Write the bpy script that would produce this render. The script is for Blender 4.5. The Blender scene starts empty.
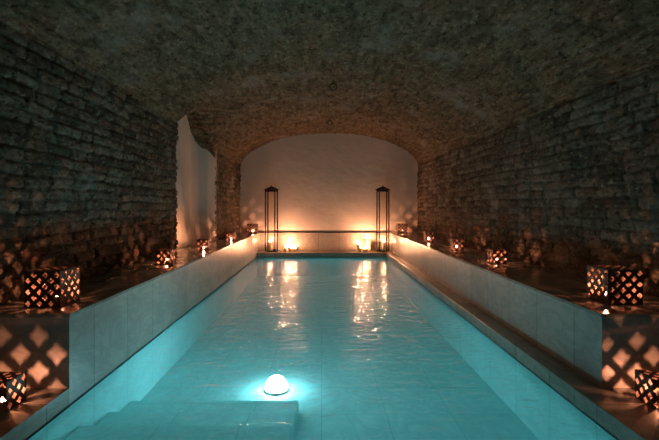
import bpy, bmesh, math, random
import numpy as np
from mathutils import Vector, Matrix
random.seed(7)
C = bpy.context.scene
COL = C.collection

# ------------------------------------------------------------ camera
F = 440.0
cam_d = bpy.data.cameras.new('camera'); cam = bpy.data.objects.new('camera', cam_d); COL.objects.link(cam)
cam_d.sensor_width = 36.0; cam_d.lens = F / 659.0 * 36.0
cam_d.shift_x = (329.5 - 321.5) / 659.0
cam_d.shift_y = (206.0 - 220.0) / 659.0
cam.location = (0, 0, 1.0); cam.rotation_euler = (math.radians(90), 0, 0)
C.camera = cam
# ------------------------------------------------------------ world / exposure
w = bpy.data.worlds.new('world'); C.world = w; w.use_nodes = True
w.node_tree.nodes['Background'].inputs[0].default_value = (0.004, 0.006, 0.006, 1)
w.node_tree.nodes['Background'].inputs[1].default_value = 1.0
C.view_settings.view_transform = 'Standard'; C.view_settings.look = 'None'
C.view_settings.gamma = 1; C.view_settings.use_curve_mapping = False
C.view_settings.exposure = 0.15
# ------------------------------------------------------------ light levels
POOL_SIDE_FILL = .5      # W per side, added fill below the water line, no fixture
POOL_NEAR = 1.2
POOL_WATER_FILL = 9.3
POOL_COL = (0.70, 1.0, 1.0)
DOME = 80.0
FLAME_BOX = 3000.0
FLAME_FAR = 2150.0
FLAME_COL = (1.0, 0.35, 0.18)

def area(name, loc, rot, sx, sy, power, col):
    d = bpy.data.lights.new(name, 'AREA'); d.shape = 'RECTANGLE'; d.size = sx; d.size_y = sy
    d.energy = power; d.color = col
    o = bpy.data.objects.new(name, d); COL.objects.link(o); o.location = loc; o.rotation_euler = rot
    return o
# added fill lights without fixtures below the lip, brightening the pool walls (one-sided)
area('pool_side_fill', (-1.225, 5.0, -0.03), (0, math.radians(-30), 0), 0.05, 6.9, POOL_SIDE_FILL, POOL_COL)
area('pool_side_fill', (1.22, 5.0, -0.03), (0, math.radians(30), 0), 0.05, 6.9, POOL_SIDE_FILL, POOL_COL)
# added fill under the surface, standing in for light scattered by the water
area('pool_water_fill', (0, 4.6, -0.012), (0, 0, 0), 2.3, 7.7, POOL_WATER_FILL, POOL_COL)
area('pool_end_light', (0.0, 8.45, -.012), (0, 0, 0), 2.2, .05, 0.5, POOL_COL)  # added fill without a fixture, brightens the far pool wall
area('pool_end_light', (0.2, 0.75, -0.17), (math.radians(90), 0, 0), 1.6, 0.2, POOL_NEAR, POOL_COL)

# ------------------------------------------------------------ node helpers
class NT:
    def __init__(s, name):
        m = bpy.data.materials.new(name); m.use_nodes = True; s.m = m; s.t = m.node_tree
        s.t.nodes.clear(); s.out = s.n('ShaderNodeOutputMaterial')
    def n(s, kind, **kw):
        x = s.t.nodes.new(kind)
        for k, v in kw.items(): setattr(x, k, v)
        return x
    def l(s, a, b): s.t.links.new(a, b)
    def val(s, sock, v):
        if hasattr(v, 'is_linked'): s.l(v, sock)
        elif v is not None: sock.default_value = v
    def math(s, op, a, b=None, c=None, clamp=False):
        x = s.n('ShaderNodeMath', operation=op); x.use_clamp = clamp
        for i, v in enumerate((a, b, c)):
            if v is not None: s.val(x.inputs[i], v)
        return x.outputs[0]
    def mix(s, f, a, b, blend='MIX'):
        x = s.n('ShaderNodeMix', data_type='RGBA', blend_type=blend)
        s.val(x.inputs['Factor'], f); s.val(x.inputs[6], a); s.val(x.inputs[7], b)
        return x.outputs[2]
    def coord(s): return s.n('ShaderNodeTexCoord').outputs['Object']
    def noise(s, vec, scale, detail=4, rough=.55, dist=0.0):
        x = s.n('ShaderNodeTexNoise'); s.l(vec, x.inputs['Vector'])
        x.inputs['Scale'].default_value = scale; x.inputs['Detail'].default_value = detail
        x.inputs['Roughness'].default_value = rough; x.inputs['Distortion'].default_value = dist
        return x.outputs[0]
    def ramp(s, f, stops):
        x = s.n('ShaderNodeValToRGB'); s.l(f, x.inputs[0]); e = x.color_ramp.elements
        while len(e) < len(stops): e.new(.5)
        for i, (p, c) in enumerate(stops):
            e[i].position = p; e[i].color = (*c, 1) if len(c) == 3 else c
        return x.outputs[0]
    def mapping(s, vec, scale):
        x = s.n('ShaderNodeMapping'); s.l(vec, x.inputs[0]); x.inputs['Scale'].default_value = scale
        return x.outputs[0]
    def bump(s, h, strength=.5, dist=.01):
        x = s.n('ShaderNodeBump'); s.l(h, x.inputs['Height']); x.inputs['Strength'].default_value = strength
        x.inputs['Distance'].default_value = dist; return x.outputs[0]
    def pbr(s, col, rough=.5, normal=None, metal=0.0, spec=.5):
        p = s.n('ShaderNodeBsdfPrincipled')
        s.val(p.inputs['Base Color'], col if hasattr(col, 'is_linked') else (*col, 1))
        s.val(p.inputs['Roughness'], rough); p.inputs['Metallic'].default_value = metal
        p.inputs['Specular IOR Level'].default_value = spec
        if normal is not None: s.l(normal, p.inputs['Normal'])
        s.l(p.outputs[0], s.out.inputs[0]); return p
    def joints(s, vec, specs, width):
        sep = s.n('ShaderNodeSeparateXYZ'); s.l(vec, sep.inputs[0]); r = None
        for ax, per, ph in specs:
            d = s.math('PINGPONG', s.math('SUBTRACT', sep.outputs[ax], ph), per / 2)
            mk = s.math('LESS_THAN', d, width)
            r = mk if r is None else s.math('MAXIMUM', r, mk)
        return r

def marble(name, light, dark, vein, rough, specs, jw=.0022, jcol=(.06, .055, .045), spec=.5, var=.3):
    t = NT(name); v = t.coord()
    n1 = t.noise(v, 2.2, 6, .6, 1.2); base = t.ramp(n1, [(.3, dark), (.7, light)])
    n2 = t.noise(t.mapping(v, (1, .6, 1.4)), 3.4, 7, .6, 2.2)
    vm = t.math('SUBTRACT', 1.0, t.math('MULTIPLY', t.math('ABSOLUTE', t.math('SUBTRACT', n2, .5)), 14.0), clamp=True)
    c = t.mix(t.math('MULTIPLY', vm, .5), base, (*vein, 1))
    # slab-to-slab tone
    sep = t.n('ShaderNodeSeparateXYZ'); t.l(v, sep.inputs[0]); comb = t.n('ShaderNodeCombineXYZ')
    for ax, per, ph in specs:
        t.l(t.math('FLOOR', t.math('DIVIDE', t.math('SUBTRACT', sep.outputs[ax], ph), per)), comb.inputs[ax])
    wn = t.n('ShaderNodeTexWhiteNoise'); t.l(comb.outputs[0], wn.inputs[0])
    tone = t.math('ADD', 1-var*.5, t.math('MULTIPLY', wn.outputs[0], var))
    hs = t.n('ShaderNodeHueSaturation'); t.l(c, hs.inputs['Color']); t.l(tone, hs.inputs['Value'])
    j = t.joints(v, specs, jw)
    col = t.mix(j, hs.outputs[0], (*jcol, 1))
    h = t.math('SUBTRACT', t.math('MULTIPLY', t.noise(v, 40, 4), .15), j)
    rr = t.math('ADD', rough, t.math('MULTIPLY', t.noise(v, 9, 4), .14))
    t.pbr(col, rr, t.bump(h, .35, .003), spec=spec)
    return t.m

def masonry(name, stones, mortar, grime, bumpd=.012):
    t = NT(name); v = t.coord()
    at = t.n('ShaderNodeAttribute', attribute_name='brick'); sp = t.n('ShaderNodeSeparateColor')
    t.l(at.outputs['Color'], sp.inputs[0])
    c = t.ramp(sp.outputs[0], stones)
    n = t.noise(v, 14, 8, .7)
    c = t.mix(t.ramp(n, [(.38, (0, 0, 0)), (.66, (1, 1, 1))]), t.mix(.6, c, (*grime, 1)), c)
    c = t.mix(sp.outputs[1], (*mortar, 1), c)
    sk = t.ramp(t.noise(t.mapping(v, (1.3, .6, 1.3)), 26, 4, .65), [(.36, (1, 1, 1)), (.47, (0, 0, 0))])
    c = t.mix(t.math('MULTIPLY', sk, .8), c, (*[g*.45 for g in grime], 1))
    sl = t.ramp(t.noise(t.mapping(v, (1.2, .7, 1.2)), 21, 5, .7), [(.55, (0, 0, 0)), (.68, (1, 1, 1))])
    c = t.mix(t.math('MULTIPLY', sl, .6), c, (*[min(1, g*1.35) for g in stones[2][1]], 1))
    n2 = t.noise(v, 2.1, 5, .6)
    c = t.mix(t.math('MULTIPLY', t.ramp(n2, [(.56, (0, 0, 0)), (.7, (1, 1, 1))]), .55), c, (.42, .39, .34, 1))
    h = t.math('ADD', t.noise(v, 55, 8, .7), t.math('MULTIPLY', t.noise(v, 18, 6, .65), 1.6))
    t.pbr(c, .92, t.bump(h, .9, bumpd), spec=.15)
    return t.m

M = {}
PY = [(1, .42, 2.43)]
M['panel'] = marble('grey_marble_panel', (.50, .48, .43), (.36, .355, .32), (.24, .245, .23), .28, PY)
M['bench'] = marble('bench_marble', (.40, .36, .30), (.27, .25, .21), (.17, .16, .14), .13, [(1, .42, 2.43), (0, .42, 1.83)])
M['ledge'] = marble('ledge_marble', (.40, .37, .31), (.29, .27, .23), (.18, .17, .15), .17, PY)
M['far'] = marble('far_marble', (.44, .40, .34), (.34, .31, .27), (.22, .20, .18), .25, [(0, .42, -.06)])
M['pool'] = marble('pool_tile', (.40, .76, .76), (.34, .67, .68), (.26, .60, .62), .5, [(1, .42, 2.43), (0, .42, -.0)], jcol=(.16, .48, .50), jw=.0018, spec=.1, var=.05)
M['wallstone'] = masonry('wall_stone', [(0, (.12, .10, .07)), (.4, (.23, .195, .14)), (.8, (.35, .305, .235)), (1, (.26, .14, .09))],
                         (.09, .075, .055), (.06, .05, .036), .02)
M['vault'] = masonry('vault_brick', [(0, (.12, .085, .05)), (.5, (.31, .225, .14)), (.85, (.45, .34, .225)), (1, (.34, .17, .09))],
                     (.19, .145, .09), (.075, .055, .035), .018)
t = NT('plaster'); v = t.coord()
c = t.ramp(t.noise(v, 1.7, 6, .6), [(.3, (.72, .65, .58)), (.7, (.84, .77, .70))])
t.pbr(c, .75, t.bump(t.noise(t.mapping(v, (1, 1, 1.6)), 5, 6, .55), .25, .04), spec=.2); M['plaster'] = t.m
t = NT('black_iron'); v = t.coord()
t.pbr(t.ramp(t.noise(v, 60, 3), [(.3, (.010, .009, .008)), (.7, (.022, .018, .015))]), .45, metal=.3); M['iron'] = t.m
t = NT('lantern_sheet'); v = t.coord()
t.pbr(t.ramp(t.noise(v, 45, 4), [(.3, (.065, .036, .024)), (.7, (.12, .065, .042))]), .55, t.bump(t.noise(v, 90, 3), .2, .002), metal=.2); M['sheet'] = t.m
t = NT('rust_roof'); v = t.coord()
t.pbr(t.ramp(t.noise(v, 30, 4), [(.3, (.03, .017, .012)), (.7, (.07, .035, .025))]), .6, metal=.2); M['roof'] = t.m
t = NT('candle_wax'); v = t.coord()
p = t.pbr(t.ramp(t.noise(v, 12, 3), [(.3, (.80, .66, .45)), (.7, (.88, .76, .56))]), .45)
p.inputs['Subsurface Weight'].default_value = .6; p.inputs['Subsurface Radius'].default_value = (.05, .025, .01)
p.inputs['Subsurface Scale'].default_value = .5
M['wax'] = t.m
t = NT('wick'); t.pbr((.02, .015, .012), .9); M['wick'] = t.m
def emis(name, col, st):
    t = NT(name); v = t.coord(); e = t.n('ShaderNodeEmission')
    e.inputs[0].default_value = (*col, 1); e.inputs[1].default_value = st
    t.l(e.outputs[0], t.out.inputs[0]); return t.m
M['flame_box'] = emis('flame_in_box', FLAME_COL, FLAME_BOX)
M['flame_far'] = emis('flame_open', (1.0, .42, .21), FLAME_FAR)
M['dome'] = emis('pool_lamp_glow', (.72, .93, 1.0), DOME)
t = NT('pane_glass'); fr = t.n('ShaderNodeFresnel'); fr.inputs[0].default_value = 1.25
tr = t.n('ShaderNodeBsdfTransparent'); tr.inputs[0].default_value = (.985, .985, .985, 1)
gl = t.n('ShaderNodeBsdfGlossy'); gl.inputs['Roughness'].default_value = .03
mx = t.n('ShaderNodeMixShader'); t.l(t.math('MULTIPLY', fr.outputs[0], .3), mx.inputs[0]); t.l(tr.outputs[0], mx.inputs[1]); t.l(gl.outputs[0], mx.inputs[2])
t.l(mx.outputs[0], t.out.inputs[0]); M['glass'] = t.m
t = NT('pool_water_surface'); v = t.coord()
r1 = t.noise(t.mapping(v, (.8, 1.5, 1)), 5.0, 3, .5, .4)
r2 = t.noise(t.mapping(v, (.9, 1.25, 1)), 15.0, 2, .5, .3)
h = t.math('ADD', t.math('MULTIPLY', r1, .40), t.math('MULTIPLY', r2, .42))
nb = t.bump(h, 1.0, .027)
fr = t.n('ShaderNodeFresnel'); fr.inputs[0].default_value = 1.33; t.l(nb, fr.inputs['Normal'])
tr = t.n('ShaderNodeBsdfTransparent'); tr.inputs[0].default_value = (.56, .92, .94, 1)
gl = t.n('ShaderNodeBsdfGlossy'); gl.inputs['Roughness'].default_value = .03; t.l(nb, gl.inputs['Normal'])
mx = t.n('ShaderNodeMixShader'); t.l(fr.outputs[0], mx.inputs[0]); t.l(tr.outputs[0], mx.inputs[1]); t.l(gl.outputs[0], mx.inputs[2])
t.l(mx.outputs[0], t.out.inputs[0]); M['water'] = t.m

# ------------------------------------------------------------ object helpers
def link(name, bm, mat, parent=None, smooth=False, bevel=0):
    bmesh.ops.recalc_face_normals(bm, faces=bm.faces)
    me = bpy.data.meshes.new(name); bm.to_mesh(me); bm.free()
    for p in me.polygons: p.use_smooth = smooth
    me.materials.append(mat)
    o = bpy.data.objects.new(name, me); COL.objects.link(o)
    if parent: o.parent = parent
    if bevel:
        b = o.modifiers.new('bevel', 'BEVEL'); b.width = bevel; b.segments = 2; b.limit_method = 'ANGLE'
    return o
def tag(o, label, cat, group=None, kind=None):
    o['label'] = label; o['category'] = cat
    if group: o['group'] = group
    if kind: o['kind'] = kind
    return o
def struct(o, label=None):
    o['kind'] = 'structure'
    if label: o['label'] = label
    return o
def empty(name, loc, rz=0):
    o = bpy.data.objects.new(name, None); COL.objects.link(o); o.location = loc; o.rotation_euler = (0, 0, rz)
    o.empty_display_size = .05; return o
def box(bm, x0, x1, y0, y1, z0, z1, rot=None):
    vs = [bm.verts.new(Vector(p)) for p in ((x0,y0,z0),(x1,y0,z0),(x1,y1,z0),(x0,y1,z0),(x0,y0,z1),(x1,y0,z1),(x1,y1,z1),(x0,y1,z1))]
    for f in ((0,3,2,1),(4,5,6,7),(0,1,5,4),(1,2,6,5),(2,3,7,6),(3,0,4,7)): bm.faces.new([vs[i] for i in f])
    return vs
def boxes(name, lst, mat, parent=None, bevel=0):
    bm = bmesh.new()
    for b in lst: box(bm, *b)
    return link(name, bm, mat, parent, bevel=bevel)
def lathe(bm, prof, seg=24, c=(0, 0)):
    rings = []
    for r, z in prof:
        if r < 1e-6: rings.append([bm.verts.new((c[0], c[1], z))])
        else: rings.append([bm.verts.new((c[0]+r*math.cos(2*math.pi*i/seg), c[1]+r*math.sin(2*math.pi*i/seg), z)) for i in range(seg)])
    for a, b in zip(rings, rings[1:]):
        for i in range(seg):
            j = (i+1) % seg
            if len(a) == 1 and len(b) == 1: continue
            if len(a) == 1: bm.faces.new((a[0], b[j], b[i]))
            elif len(b) == 1: bm.faces.new((a[i], a[j], b[0]))
            else: bm.faces.new((a[i], a[j], b[j], b[i]))
def copy_tree(o, parent=None):
    c = o.copy(); COL.objects.link(c)
    if parent: c.parent = parent
    for ch in list(o.children): copy_tree(ch, c)
    return c

# ------------------------------------------------------------ masonry relief
rng = np.random.RandomState(11)
PERM = rng.rand(256, 256)
def vnoise(x, y):
    xi = np.floor(x).astype(int); yi = np.floor(y).astype(int); fx = x-xi; fy = y-yi
    fx = fx*fx*(3-2*fx); fy = fy*fy*(3-2*fy)
    g = lambda a, b: PERM[a % 256, b % 256]
    return (g(xi, yi)*(1-fx)+g(xi+1, yi)*fx)*(1-fy)+(g(xi, yi+1)*(1-fx)+g(xi+1, yi+1)*fx)*fy
def fbm(x, y, o=4):
    s = 0; a = .5
    for k in range(o): s = s + a*vnoise(x*2**k+17.3*k, y*2**k+5.1*k); a *= .5
    return s
def sstep(e0, e1, x):
    t = np.clip((x-e0)/(e1-e0), 0, 1); return t*t*(3-2*t)
def bricks(u, v, L, Hh, seed, rough=1.0):
    """relief 0..1, tone 0..1, face mask 0..1"""
    v2 = v + .020*rough*(fbm(u*2.3+seed, v*2+seed)-.5)*2 + .006*rough*(fbm(u*14, v*14+seed)-.5)*2
    u2 = u + .022*rough*(fbm(u*7+seed, v*9)-.5)*2
    row = np.floor(v2/Hh).astype(int); fv = v2/Hh-row
    off = PERM[(row*7+seed) % 256, 3]; uu = u2/L+off+.5*(row % 2)
    col = np.floor(uu).astype(int); fu = uu-col
    jit = (PERM[col % 256, (row+seed) % 256]-.5)*.34; jit2 = (PERM[(col+1) % 256, (row+seed) % 256]-.5)*.34
    dl = (fu-jit)*L; dr = (1+jit2-fu)*L
    tone = PERM[(col*3+seed) % 256, (row*5) % 256]
    d = np.minimum(np.minimum(np.abs(dl), np.abs(dr)), np.minimum(fv, 1-fv)*Hh)
    wob = .006*rough*fbm(u*30, v*30, 3)
    dh = np.minimum(fv, 1-fv)*Hh; dv = np.minimum(np.abs(dl), np.abs(dr)); face = np.minimum(.35+.65*sstep(.001+wob, .008+wob, dh), sstep(.002+wob, .010+wob, dv))
    hgt = face*(.40+.50*PERM[(col*11) % 256, (row*13+seed) % 256])
    hgt = hgt*(.75+.5*fbm(u*9+seed, v*11, 4)) + .55*(fbm(u*3, v*3+seed, 4)-.5) + .45*rough*(fbm(u*22, v*26+seed, 3)-.45)
    worn = sstep(.58, .68, fbm(u*1.6+3*seed, v*1.8, 4))     # patches rendered over / eroded
    hgt = hgt*(1-.55*worn)
    return hgt, tone, face*(1-.3*worn)
def grid_obj(name, P, tone, face, mat, closed=None):
    n, m = P.shape[:2]
    me = bpy.data.meshes.new(name)
    idx = np.arange(n*m).reshape(n, m)
    q = np.stack([idx[:-1, :-1], idx[1:, :-1], idx[1:, 1:], idx[:-1, 1:]], -1).reshape(-1, 4)
    me.vertices.add(n*m); me.vertices.foreach_set('co', P.reshape(-1).astype(np.float32))
    me.loops.add(q.size); me.loops.foreach_set('vertex_index', q.reshape(-1).astype(np.int32))
    me.polygons.add(len(q)); me.polygons.foreach_set('loop_start', (np.arange(len(q))*4).astype(np.int32))
    me.polygons.foreach_set('loop_total', np.full(len(q), 4, np.int32))
    me.polygons.foreach_set('use_smooth', np.ones(len(q), bool))
    me.update(calc_edges=True)
    if tone is not None:
        a = me.color_attributes.new('brick', 'FLOAT_COLOR', 'POINT')
        d = np.ones((n*m, 4), np.float32); d[:, 0] = tone.reshape(-1); d[:, 1] = face.reshape(-1)
        a.data.foreach_set('color', d.reshape(-1))
    me.materials.append(mat)
    o = bpy.data.objects.new(name, me); COL.objects.link(o); return o

ZB = 0.464           # bench top (camera is 0.536 above it)
ZL = 0.093           # low ledge top
XL, XR = -1.255, 1.258
XF = 1.395           # face of the right bench
Y0, YE, YW = 0.62, 8.51, 9.03   # near pool end, far pool end, far wall
YP = 2.19            # near end of the benches
WL, WR = -1.74, 1.97

def yz_wall(name, X, sgn, y0, y1, z0, z1, step, seed, depth, L=.27, Hh=.078, bulge=None):
    ys = np.linspace(y0, y1, int((y1-y0)/step)+1); zs = np.linspace(z0, z1, int((z1-z0)/step)+1)
    Y, Z = np.meshgrid(ys, zs, indexing='ij')
    h, tone, face = bricks(Y, Z, L, Hh, seed)
    XX = np.full_like(Y, X) + sgn*(h-.5)*depth
    if bulge is not None: XX = XX + sgn*bulge(Y, Z)
    return grid_obj(name, np.stack([XX, Y, Z], -1), tone, face, M['wallstone'])
# near left wall, its return at the niche, the pier beyond, right wall
ys = np.concatenate([np.arange(-1.5, 1.0, .03), np.arange(1.0, 5.3, .0125)]); zs = np.arange(.05, 2.02, .0125)
Y, Z = np.meshgrid(ys, zs, indexing='ij'); h, tone, face = bricks(Y, Z, .25, .074, 5, 1.25)
X = WL+(h-.5)*.040+.02*sstep(1.7, 1.9, Z)
# fold the wall round the corner into the niche
k = 40
Xr = np.repeat(X[-1:, :], k, 0) - np.linspace(.0125, .8, k)[:, None] + 0
hr, tr_, fr_ = bricks(np.repeat(Xr, 1, 0), np.repeat(Z[-1:, :], k, 0), .27, .078, 9)
Yr = 5.30+(hr-.5)*.03*np.minimum(np.arange(k)/3., 1)[:, None]
Zr = np.repeat(Z[-1:, :], k, 0)
P = np.concatenate([np.stack([X, Y, Z], -1), np.stack([Xr, Yr, Zr], -1)], 0)
wl = grid_obj('wall_left', P, np.concatenate([tone, tr_]), np.concatenate([face, fr_]), M['wallstone'])
struct(wl, 'dark rough brick wall on the left of the pool')
# pier between niche and far wall
ys = np.arange(6.90, YW+.02, .0125); zs = np.arange(.05, 1.86, .0125)
Y, Z = np.meshgrid(ys, zs, indexing='ij'); h, tone, face = bricks(Y, Z, .27, .078, 21)
X = -1.665+(h-.5)*.035
Xr = np.repeat(X[:1, :], 12, 0)-np.linspace(.5, .0125, 12)[:, None]
Yr = np.full_like(Xr, 6.90); Zr = np.repeat(Z[:1, :], 12, 0)
P = np.concatenate([np.stack([Xr, Yr, Zr], -1), np.stack([X, Y, Z], -1)], 0)
o = grid_obj('wall_left', P, np.concatenate([np.full(Xr.shape, .5), tone]), np.concatenate([np.ones(Xr.shape), face]), M['wallstone'])
struct(o, 'narrow brick pier between the white niche and the end wall')
ys = np.concatenate([np.arange(-1.5, 1.0, .03), np.arange(1.0, YW+.02, .0125)]); zs = np.arange(.05, 1.84, .0125)
Y, Z = np.meshgrid(ys, zs, indexing='ij'); h, tone, face = bricks(Y, Z, .26, .076, 40, 1.1)
X = WR-(h-.5)*.036
struct(grid_obj('wall_right', np.stack([X, Y, Z], -1), tone, face, M['wallstone']), 'rough brick wall on the right of the pool')

# vault with the lunette over the niche
CX = .14; Zs = 1.75; RB = .74
nt = 300
tt = np.linspace(-math.pi/2, math.pi/2, nt)
yv = np.concatenate([np.arange(-1.5, .9, .05), np.arange(.9, 5.2, .018), np.arange(5.2, 5.5, .006), np.arange(5.5, 6.7, .015), np.arange(6.7, 7.0, .008), np.arange(7.0, YW+.03, .018)])
Y, T = np.meshgrid(yv, tt, indexing='ij')
al = 1.96-.15*sstep(5.4, 6.9, Y); ar = 1.85
A = np.where(T < 0, al, ar)
X = CX+A*np.sin(T); Z = Zs+RB*np.cos(T)
arc = T*1.55
h, tone, face = bricks(Y, arc+10, .16, .048, 77, 1.3)
disp = (h-.5)*.026+.03*(fbm(Y*.9, arc*1.2+9, 3)-.5)
nx, nz = np.sin(T)/A, np.cos(T)/RB; nn = np.sqrt(nx*nx+nz*nz); nx /= nn; nz /= nn
X = X-nx*disp; Z = Z-nz*disp
# extend left over the niche
xe = np.linspace(-2.55, -1.86, 60)
Xe = np.repeat(xe[None, :], len(yv), 0); Ye = np.repeat(yv[:, None], 60, 1); Ze = np.full_like(Xe, Zs)
he, te, fe = bricks(Xe, Ye+3, .16, .05, 31)
X = np.concatenate([Xe, X], 1); Z = np.concatenate([Ze, Z], 1); Yf = np.concatenate([Ye, Y], 1)
hh = np.concatenate([he, h], 1); tone = np.concatenate([te, tone], 1); face = np.concatenate([fe, face], 1)
LZ = np.interp(Yf, [5.2, 5.22, 5.27, 5.35, 5.5, 5.7, 5.98, 6.35, 6.62, 6.9], [1.75, 2.08, 2.2, 2.3, 2.38, 2.385, 2.30, 2.115, 1.91, 1.75])
s = (LZ > 1.751)*1.0
hl, tl, fl = bricks(X+4, Yf*1.3, .2, .055, 50, 1.2)
zl = LZ-(hl-.5)*.03*s
use = (zl > Z) & (X < .0) & (s > 0)
Z = np.where(use, zl, Z); tone = np.where(use, tl, tone); face = np.where(use, fl, face)
struct(grid_obj('ceiling', np.stack([X, Yf, Z], -1), tone, face, M['vault']), 'brick barrel vault over the pool')

# plaster end wall: arched sheet with gentle unevenness
xs = np.linspace(-1.95, 2.2, 160); zs = np.linspace(.0, 2.62, 110)
Xg, Zg = np.meshgrid(xs, zs, indexing='ij')
Yg = YW+.02*(fbm(Xg*1.3, Zg*1.5+4, 3)-.5)
struct(grid_obj('wall_back', np.stack([Xg, Yg, Zg], -1), None, None, M['plaster']), 'arched pale plaster end wall behind the tall lanterns')
# plaster niche
ys = np.linspace(5.25, 6.93, 90); zs = np.linspace(ZB-.02, 2.45, 110)
Yg, Zg = np.meshgrid(ys, zs, indexing='ij')
XA = np.interp(Yg, [5.2, 5.5, 5.75, 5.97, 6.4, 6.62, 6.73, 6.93], [-2.02, -1.99, -1.86, -1.85, -1.90, -1.86, -1.74, -1.655])
Xg = XA+.11*np.clip(1.65-Zg-.75*(Yg-5.7), 0, 2)*sstep(6.95, 6.6, Yg)*sstep(5.5, 5.8, Yg)+.018*(fbm(Yg*3, Zg*3, 3)-.5)
struct(grid_obj('wall_niche', np.stack([Xg, Yg, Zg], -1), None, None, M['plaster']), 'white plaster niche in the left wall')
# wall behind the viewer and floor slab
struct(boxes('wall_front', [(-2.6, 2.2, -1.6, -1.5, -.6, 2.7)], M['plaster']))
struct(boxes('floor', [(-2.6, 2.2, -1.5, Y0-.1, -.10, ZL)], M['ledge']), 'stone deck at the near end of the pool')

# pool basin (floor + four walls, one mesh)
FZ = -.35
bm = bmesh.new()
box(bm, XL-.1, XR+.1, Y0-.1, YE+.1, FZ-.1, FZ)
box(bm, XL-.1, XL, Y0-.1, YE+.1, FZ, .012)
box(bm, XR, XR+.1, Y0-.1, YE+.1, FZ, .012)
box(bm, XL, XR, Y0-.1, Y0, FZ, .012)
box(bm, XL, XR, YE, YE+.1, FZ, .012)
struct(link('pool_basin', bm, M['pool']), 'turquoise tiled pool basin under the water')
# underwater steps at the near left corner
for i, (ye, z) in enumerate(((2.28, -.13), (2.60, -.212), (2.90, -.277))):
    pass
st = boxes('pool_steps', [(XL, -.15, Y0, 2.28, FZ, -.135), (XL, -.15, 2.28, 2.60, FZ, -.215), (XL, -.15, 2.60, 2.90, FZ, -.28)], M['pool'], bevel=.008)
struct(st, 'three submerged steps in the near left corner of the pool')
# water
wy = np.linspace(Y0, YE, 2)
bm = bmesh.new(); vs = [bm.verts.new(p) for p in ((XL, Y0, 0), (XR, Y0, 0), (XR, YE, 0), (XL, YE, 0))]; bm.faces.new(vs)
tag(link('pool_water', bm, M['water']), 'turquoise rippling water filling the long pool', 'water', kind='stuff')

# low ledges
struct(boxes('poolside_ledge', [(WL-.1, XL, Y0-.1, YP, .0, ZL)], M['ledge']), 'low stone ledge at the near left corner')
o = boxes('poolside_ledge', [(XR, WR+.1, Y0-.1, YP, .0, ZL), (XR, XF+.03, YP, YE, .0, ZL)], M['ledge'], bevel=.004)
struct(o, 'low stone ledge running along the right side of the water')
struct(boxes('poolside_ledge', [(XL-.02, XF+.03, YE, YW+.02, .0, ZL)], M['far'], bevel=.004), 'low stone ledge across the far end of the pool')
# benches: body with thin top slab
def bench(x0, x1, face_x, lab, z0):
    b = boxes('stone_bench', [(x0, x1, YP, YW, z0, ZB-.018)], M['panel']); struct(b, lab)
    e = .006
    boxes('bench_top', [(x0-(e if face_x < 0 and False else 0) - (e if face_x > 0 else 0), x1+(e if face_x < 0 else 0), YP-e, YW, ZB-.018, ZB)], M['bench'], b, bevel=.003)
    return b
bench(-2.45, XL, -1, 'marble-faced stone bench along the left wall', 0.0)
bench(XF, WR+.1, 1, 'marble-faced stone bench along the right wall', ZL)
b = boxes('trim_1', [(XL, XF, YW-.035, YW+.03, ZL, ZB-.012)], M['far']); struct(b, 'marble skirting panel on the end wall')
boxes('cap', [(XL, XF, YW-.045, YW+.03, ZB-.012, ZB)], M['iron'], b)
# thin raised slabs lying on the benches
def slab(x0, x1, y0, y1, lab):
    o = boxes('stone_slab', [(0, x1-x0, 0, y1-y0, 0, .012)], M['bench'], bevel=.002); o.location = (x0, y0, ZB)
    tag(o, lab, 'slab')
slab(-1.66, -1.52, 3.10, 3.95, 'thin stone slab lying on the left bench between two lanterns')
slab(1.62, 1.84, 4.25, 4.95, 'thin stone slab lying on the right bench behind its second nearest lantern')
slab(1.64, 1.84, 5.75, 6.45, 'thin stone slab on the right bench between its third and fourth lanterns')

# ------------------------------------------------------------ perforated box lanterns
def perforated(w, h, cols, rows, th=.0030):
    """plate in XZ plane, centred on x, z from 0; staggered four-lobed diamond holes cut right through"""
    bm = bmesh.new(); ed = []
    def loop(pts):
        vs = [bm.verts.new((x, 0, z)) for x, z in pts]
        for a, b in zip(vs, vs[1:]+vs[:1]): ed.append(bm.edges.new((a, b)))
    loop([(-w/2, 0), (w/2, 0), (w/2, h), (-w/2, h)])
    px = w/(cols+.12); pz = h/(rows+.35)
    for r in range(rows):
        sh = .27 if r % 2 else -.23
        for c in range(cols):
            cx = -w/2+.06*px+px*(c+.5+sh); cz = pz*(r+.68)
            k_ = .265 if cols == 3 else .29; a = px*k_; b = min(pz*k_*2, px*k_*1.08)
            pts = []
            for k in range(4):
                t0 = k*math.pi/2
                for dt, rr in ((-.07, 1.0), (.07, 1.0), (math.pi/4, .66)):
                    t_ = t0+dt
                    pts.append((cx+a*rr*math.cos(t_), cz+b*rr*math.sin(t_)))
            loop(pts)
    bmesh.ops.triangle_fill(bm, use_beauty=True, edges=ed, normal=(0, -1, 0))
    r = bmesh.ops.extrude_face_region(bm, geom=bm.faces[:])
    bmesh.ops.translate(bm, verts=[g for g in r['geom'] if isinstance(g, bmesh.types.BMVert)], vec=(0, th, 0))
    return bm
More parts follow.
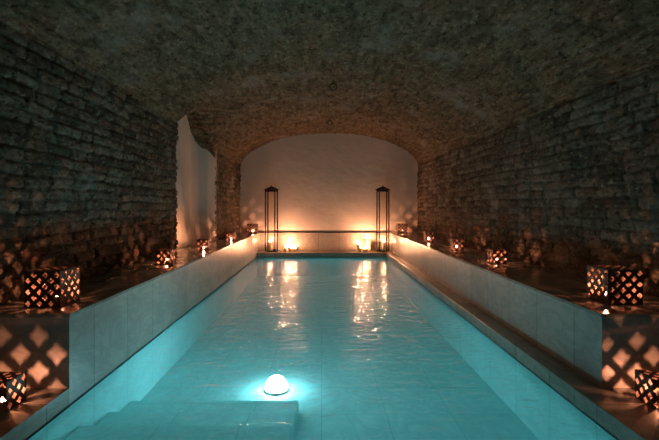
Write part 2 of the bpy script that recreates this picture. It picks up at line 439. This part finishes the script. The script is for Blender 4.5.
def make_lantern(s, cols, rows):
    root = empty('box_lantern', (0, 0, 0))
    for k in range(4):
        bm = perforated(s-.001, s*1.0, cols, rows)
        bmesh.ops.translate(bm, verts=bm.verts, vec=(0, -s/2, 0))
        bmesh.ops.rotate(bm, verts=bm.verts, cent=(0, 0, 0), matrix=Matrix.Rotation(k*math.pi/2, 3, 'Z'))
        link('side_panel', bm, M['sheet'], root)
    bm = perforated(s-.012, s-.012, cols, rows)
    bmesh.ops.rotate(bm, verts=bm.verts, cent=(0, 0, 0), matrix=Matrix.Rotation(-math.pi/2, 3, 'X'))
    bmesh.ops.translate(bm, verts=bm.verts, vec=(0, -(s-.012)/2, s-.001))
    # centre in y
    ymin = min(v.co.y for v in bm.verts); ymax = max(v.co.y for v in bm.verts)
    zmax = max(v.co.z for v in bm.verts)
    bmesh.ops.translate(bm, verts=bm.verts, vec=(0, -(ymin+ymax)/2, s-zmax))
    link('top_panel', bm, M['sheet'], root)
    return root
def flame_bm(h, r, z):
    bm = bmesh.new(); lathe(bm, [(0, z), (r*.75, z+h*.15), (r, z+h*.36), (r*.62, z+h*.66), (0, z+h)], 7); return bm
def make_tealight(h=.03, r=.022, fh=.022, fr=.0062):
    root = empty('tealight_candle', (0, 0, 0))
    bm = bmesh.new(); lathe(bm, [(0, 0), (r, 0), (r, h*.8), (r*.93, h*.8), (r*.93, h*.5), (0, h*.5)], 20); link('cup', bm, M['iron'], root)
    bm = bmesh.new(); lathe(bm, [(0, h*.5), (r*.92, h*.5), (r*.92, h*.72), (0, h*.7)], 20); link('wax', bm, M['wax'], root)
    bm = bmesh.new(); lathe(bm, [(.0012, h*.7), (.0012, h*.7+.006), (0, h*.7+.007)], 6); link('wick', bm, M['wick'], root)
    link('flame', flame_bm(fh, fr, h*.7+.006), M['flame_box'], root, smooth=True)
    return root
big = make_lantern(.19, 3, 6); small = make_lantern(.13, 2, 4); 
tea = make_tealight(fh=.017, fr=.0048)
tea_b = make_tealight(.055, .030, .022, .0062)
protos = {'big': (big, .19, tea_b), 'small': (small, .13, tea)}
used = set()
def lantern(kind, xc, yn, z, lab, clab, right, grp, dx=0, dy=0, rz=0):
    """xc = x of the corner nearest the pool, yn = y of front face"""
    pr, s, tp = protos[kind]
    o = pr if kind not in used else copy_tree(pr)
    c = tp if kind not in used else copy_tree(tp)
    used.add(kind)
    x = xc+s/2 if right else xc-s/2
    o.location = (x, yn+s/2, z); o.rotation_euler = (0, 0, rz)
    c.location = (x+dx, yn+s/2+dy, z)
    tag(o, lab, 'lantern', grp); tag(c, clab, 'candle', 'candles in the box lanterns')
GL = 'perforated box lanterns on the left side'; GR = 'perforated box lanterns on the right side'
lantern('big', -1.378, 2.32, ZB, 'large perforated dark metal cube lantern at the near end of the left bench', 'candle glowing inside the large cube lantern on the near end of the left bench', False, GL, .035, .0)
lantern('small', -1.38, 4.02, ZB, 'small perforated cube lantern on the left bench just before the white niche', 'candle inside the left bench lantern just before the white niche', False, GL, .01)
lantern('small', -1.37, 5.30, ZB, 'small perforated cube lantern on the left bench in front of the white niche', 'candle inside the small cube lantern in front of the white niche', False, GL)
lantern('small', -1.34, 6.78, ZB, 'small perforated cube lantern on the left bench beside the brick pier', 'candle inside the cube lantern beside the brick pier', False, GL)
lantern('big', -1.245, 8.48, ZB, 'perforated cube lantern at the far end of the left bench', 'candle inside the cube lantern at the far end of the left bench', False, GL)
lantern('small', -1.385, 1.935, ZL, 'small perforated cube lantern on the low ledge at the left edge of the picture', 'candle inside the cube lantern on the low left ledge', False, GL, 0, 0)
lantern('big', 1.55, 2.38, ZB, 'large perforated dark metal cube lantern at the near end of the right bench', 'candle glowing inside the large cube lantern on the near end of the right bench', True, GR, -.045, 0)
lantern('small', 1.575, 4.05, ZB, 'small perforated cube lantern on the right bench, second nearest there', 'candle inside the second nearest cube lantern on the right bench', True, GR)
lantern('small', 1.60, 5.36, ZB, 'small perforated cube lantern in the middle of the right bench', 'candle inside the middle cube lantern on the right bench', True, GR)
lantern('small', 1.58, 6.70, ZB, 'small perforated cube lantern on the right bench, second from its far end', 'candle inside the second farthest cube lantern of the right bench', True, GR)
lantern('big', 1.48, 8.48, ZB, 'perforated cube lantern at the far end of the right bench', 'candle inside the cube lantern at the far end of the right bench', True, GR)
lantern('small', 1.485, 1.96, ZL, 'small perforated cube lantern on the low ledge at the right edge of the picture', 'candle inside the cube lantern on the low right ledge', True, GR, .02, -.0, math.radians(-5))

# ------------------------------------------------------------ tall lanterns
def make_tall():
    root = empty('tall_lantern', (0, 0, 0)); a = .097; t_ = .0098; H = 1.225
    boxes('base', [(-a-.008, a+.008, -a-.008, a+.008, 0, .014)], M['iron'], root, bevel=.002)
    for sx in (-1, 1):
        for sy in (-1, 1):
            boxes('post', [(sx*a-t_, sx*a+t_, sy*a-t_, sy*a+t_, .018, H)], M['iron'], root)
    boxes('rim', [(-a-t_, a+t_, -a-t_, -a+t_, H-.03, H), (-a-t_, a+t_, a-t_, a+t_, H-.03, H),
                  (-a-t_, -a+t_, -a+t_, a-t_, H-.03, H), (a-t_, a+t_, -a+t_, a-t_, H-.03, H)], M['iron'], root)
    for k in range(4):
        bm = bmesh.new(); box(bm, -a+t_, a-t_, -a-.0015, -a+.0015, .018, H-.03)
        bmesh.ops.rotate(bm, verts=bm.verts, cent=(0, 0, 0), matrix=Matrix.Rotation(k*math.pi/2, 3, 'Z'))
        link('glass_pane', bm, M['glass'], root)
    bm = bmesh.new(); e = a+.028
    vs = [bm.verts.new((x*e, y*e, H)) for x, y in ((-1,-1),(1,-1),(1,1),(-1,1))]
    v2 = [bm.verts.new((x*e, y*e, H+.008)) for x, y in ((-1,-1),(1,-1),(1,1),(-1,1))]
    top = bm.verts.new((0, 0, H+.082)); bm.faces.new(vs[::-1])
    for i in range(4):
        j = (i+1) % 4; bm.faces.new((vs[i], vs[j], v2[j], v2[i])); bm.faces.new((v2[i], v2[j], top))
    rf = link('roof', bm, M['roof'], root)
    bm = bmesh.new(); lathe(bm, [(0, H+.075), (.008, H+.078), (.010, H+.088), (.005, H+.096), (0, H+.098)], 10); link('finial', bm, M['roof'], rf, smooth=True)
    return root
tl1 = make_tall(); tl1.location = (-1.0, 8.77, ZL); tl1.rotation_euler.z = math.radians(22)
tag(tl1, 'tall black four-post glass floor lantern left of the pool end', 'lantern', 'tall lanterns at the pool end')
tl2 = copy_tree(tl1); tl2.location = (1.225, 8.77, ZL); tl2.rotation_euler.z = math.radians(-22)
tag(tl2, 'tall black four-post glass floor lantern right of the pool end', 'lantern', 'tall lanterns at the pool end')

# ------------------------------------------------------------ pillar candles
def pillar(x, y, z, r, h, lab, fh=.034):
    root = empty('pillar_candle', (x, y, z))
    bm = bmesh.new(); seg = 28
    prof = [(0, 0), (r*.985, 0), (r, .006), (r*.99, h*.5), (r, h-.006), (r*.965, h), (r*.86, h-.004), (r*.55, h-.014), (0, h-.016)]
    lathe(bm, prof, seg)
    ph = random.random()*6
    for v in bm.verts:
        if v.co.z > h*.6 and (v.co.xy.length > r*.8):
            v.co.z += .006*math.sin(2*math.atan2(v.co.y, v.co.x)+ph)
    link('wax', bm, M['wax'], root, smooth=True)
    bm = bmesh.new(); lathe(bm, [(.0018, h-.02), (.0015, h-.004), (0, h-.003)], 6); link('wick', bm, M['wick'], root)
    link('flame', flame_bm(fh, .0095, h-.004), M['flame_far'], root, smooth=True)
    tag(root, lab, 'candle', 'cream pillar candles at the pool end')
    return root
pillar(-.63, 8.76, ZL, .043, .205, 'tallest cream candle of the left group at the pool end')
pillar(-.71, 8.70, ZL, .040, .095, 'short cream candle at the left side of the left candle group')
pillar(-.525, 8.72, ZL, .048, .080, 'short wide cream candle at the right side of the left candle group')
pillar(.745, 8.74, ZL, .044, .155, 'medium cream candle at the left side of the right candle group')
pillar(.945, 8.86, ZL, .052, .255, 'tallest cream candle of the right group, standing at its back')
pillar(.862, 8.69, ZL, .055, .070, 'short wide cream candle in front of the right candle group')
pillar(-1.022, 8.78, ZL+.0145, .040, .185, 'cream pillar candle burning inside the left tall lantern')
pillar(1.247, 8.78, ZL+.0145, .040, .185, 'cream pillar candle burning inside the right tall lantern')
def cup(x, y, lab):
    bm = bmesh.new(); lathe(bm, [(0, 0), (.018, 0), (.024, .02), (.025, .042), (.021, .042), (.019, .018), (0, .014)], 16)
    o = link('votive_cup', bm, M['iron'], smooth=True); o.location = (x, y, ZL+.0145); tag(o, lab, 'cup', 'dark cups in the tall lanterns')
pillar(-1.82, 5.36, ZB, .035, .12, 'added short cream candle in the niche, out of view behind the end of the near left wall', .022)  # extra candle added out of sight to light the niche plaster
cup(-.9294, 8.7554, 'small dark cup beside the candle in the left tall lantern')
cup(1.1544, 8.7554, 'small dark cup beside the candle in the right tall lantern')

# ------------------------------------------------------------ iron rings in the crown
def ring(y, R, lab):
    zc = Zs+RB-.028
    root = empty('iron_ring', (0.14, y, zc-R-.012))
    bm = bmesh.new(); n = 32; m = 8; r = .0065; vs = []
    for i in range(n):
        a = 2*math.pi*i/n
        vs.append([bm.verts.new(((R+r*math.cos(2*math.pi*j/m))*math.cos(a), r*math.sin(2*math.pi*j/m), (R+r*math.cos(2*math.pi*j/m))*math.sin(a))) for j in range(m)])
    for i in range(n):
        for j in range(m):
            bm.faces.new((vs[i][j], vs[(i+1) % n][j], vs[(i+1) % n][(j+1) % m], vs[i][(j+1) % m]))
    link('ring', bm, M['iron'], root, smooth=True)
    boxes('staple', [(-.006, .006, -.012, -.006, R-.008, R+.08), (-.006, .006, .006, .012, R-.008, R+.08), (-.006, .006, -.012, .012, R-.014, R-.008)], M['iron'], root)
    tag(root, lab, 'ring', 'iron rings in the vault')
ring(5.2, .040, 'black iron ring hanging from the vault, the nearer one')
ring(7.45, .038, 'black iron ring hanging from the vault, the one nearer the end wall')

# ------------------------------------------------------------ pool lamp
root = empty('pool_lamp', (-.33, 3.22, FZ))
bm = bmesh.new(); lathe(bm, [(0, 0), (.090, 0), (.090, .010), (.086, .016), (0, .016)], 32); link('rim', bm, M['panel'], root)
bm = bmesh.new(); lathe(bm, [(.082, .016)]+[(.082*math.cos(a), .016+.092*math.sin(a)) for a in [math.pi/2*k/8 for k in range(1, 8)]]+[(0, .108)], 24)
link('lens', bm, M['dome'], root, smooth=True)
tag(root, 'round white glowing underwater lamp on the pool floor', 'lamp')
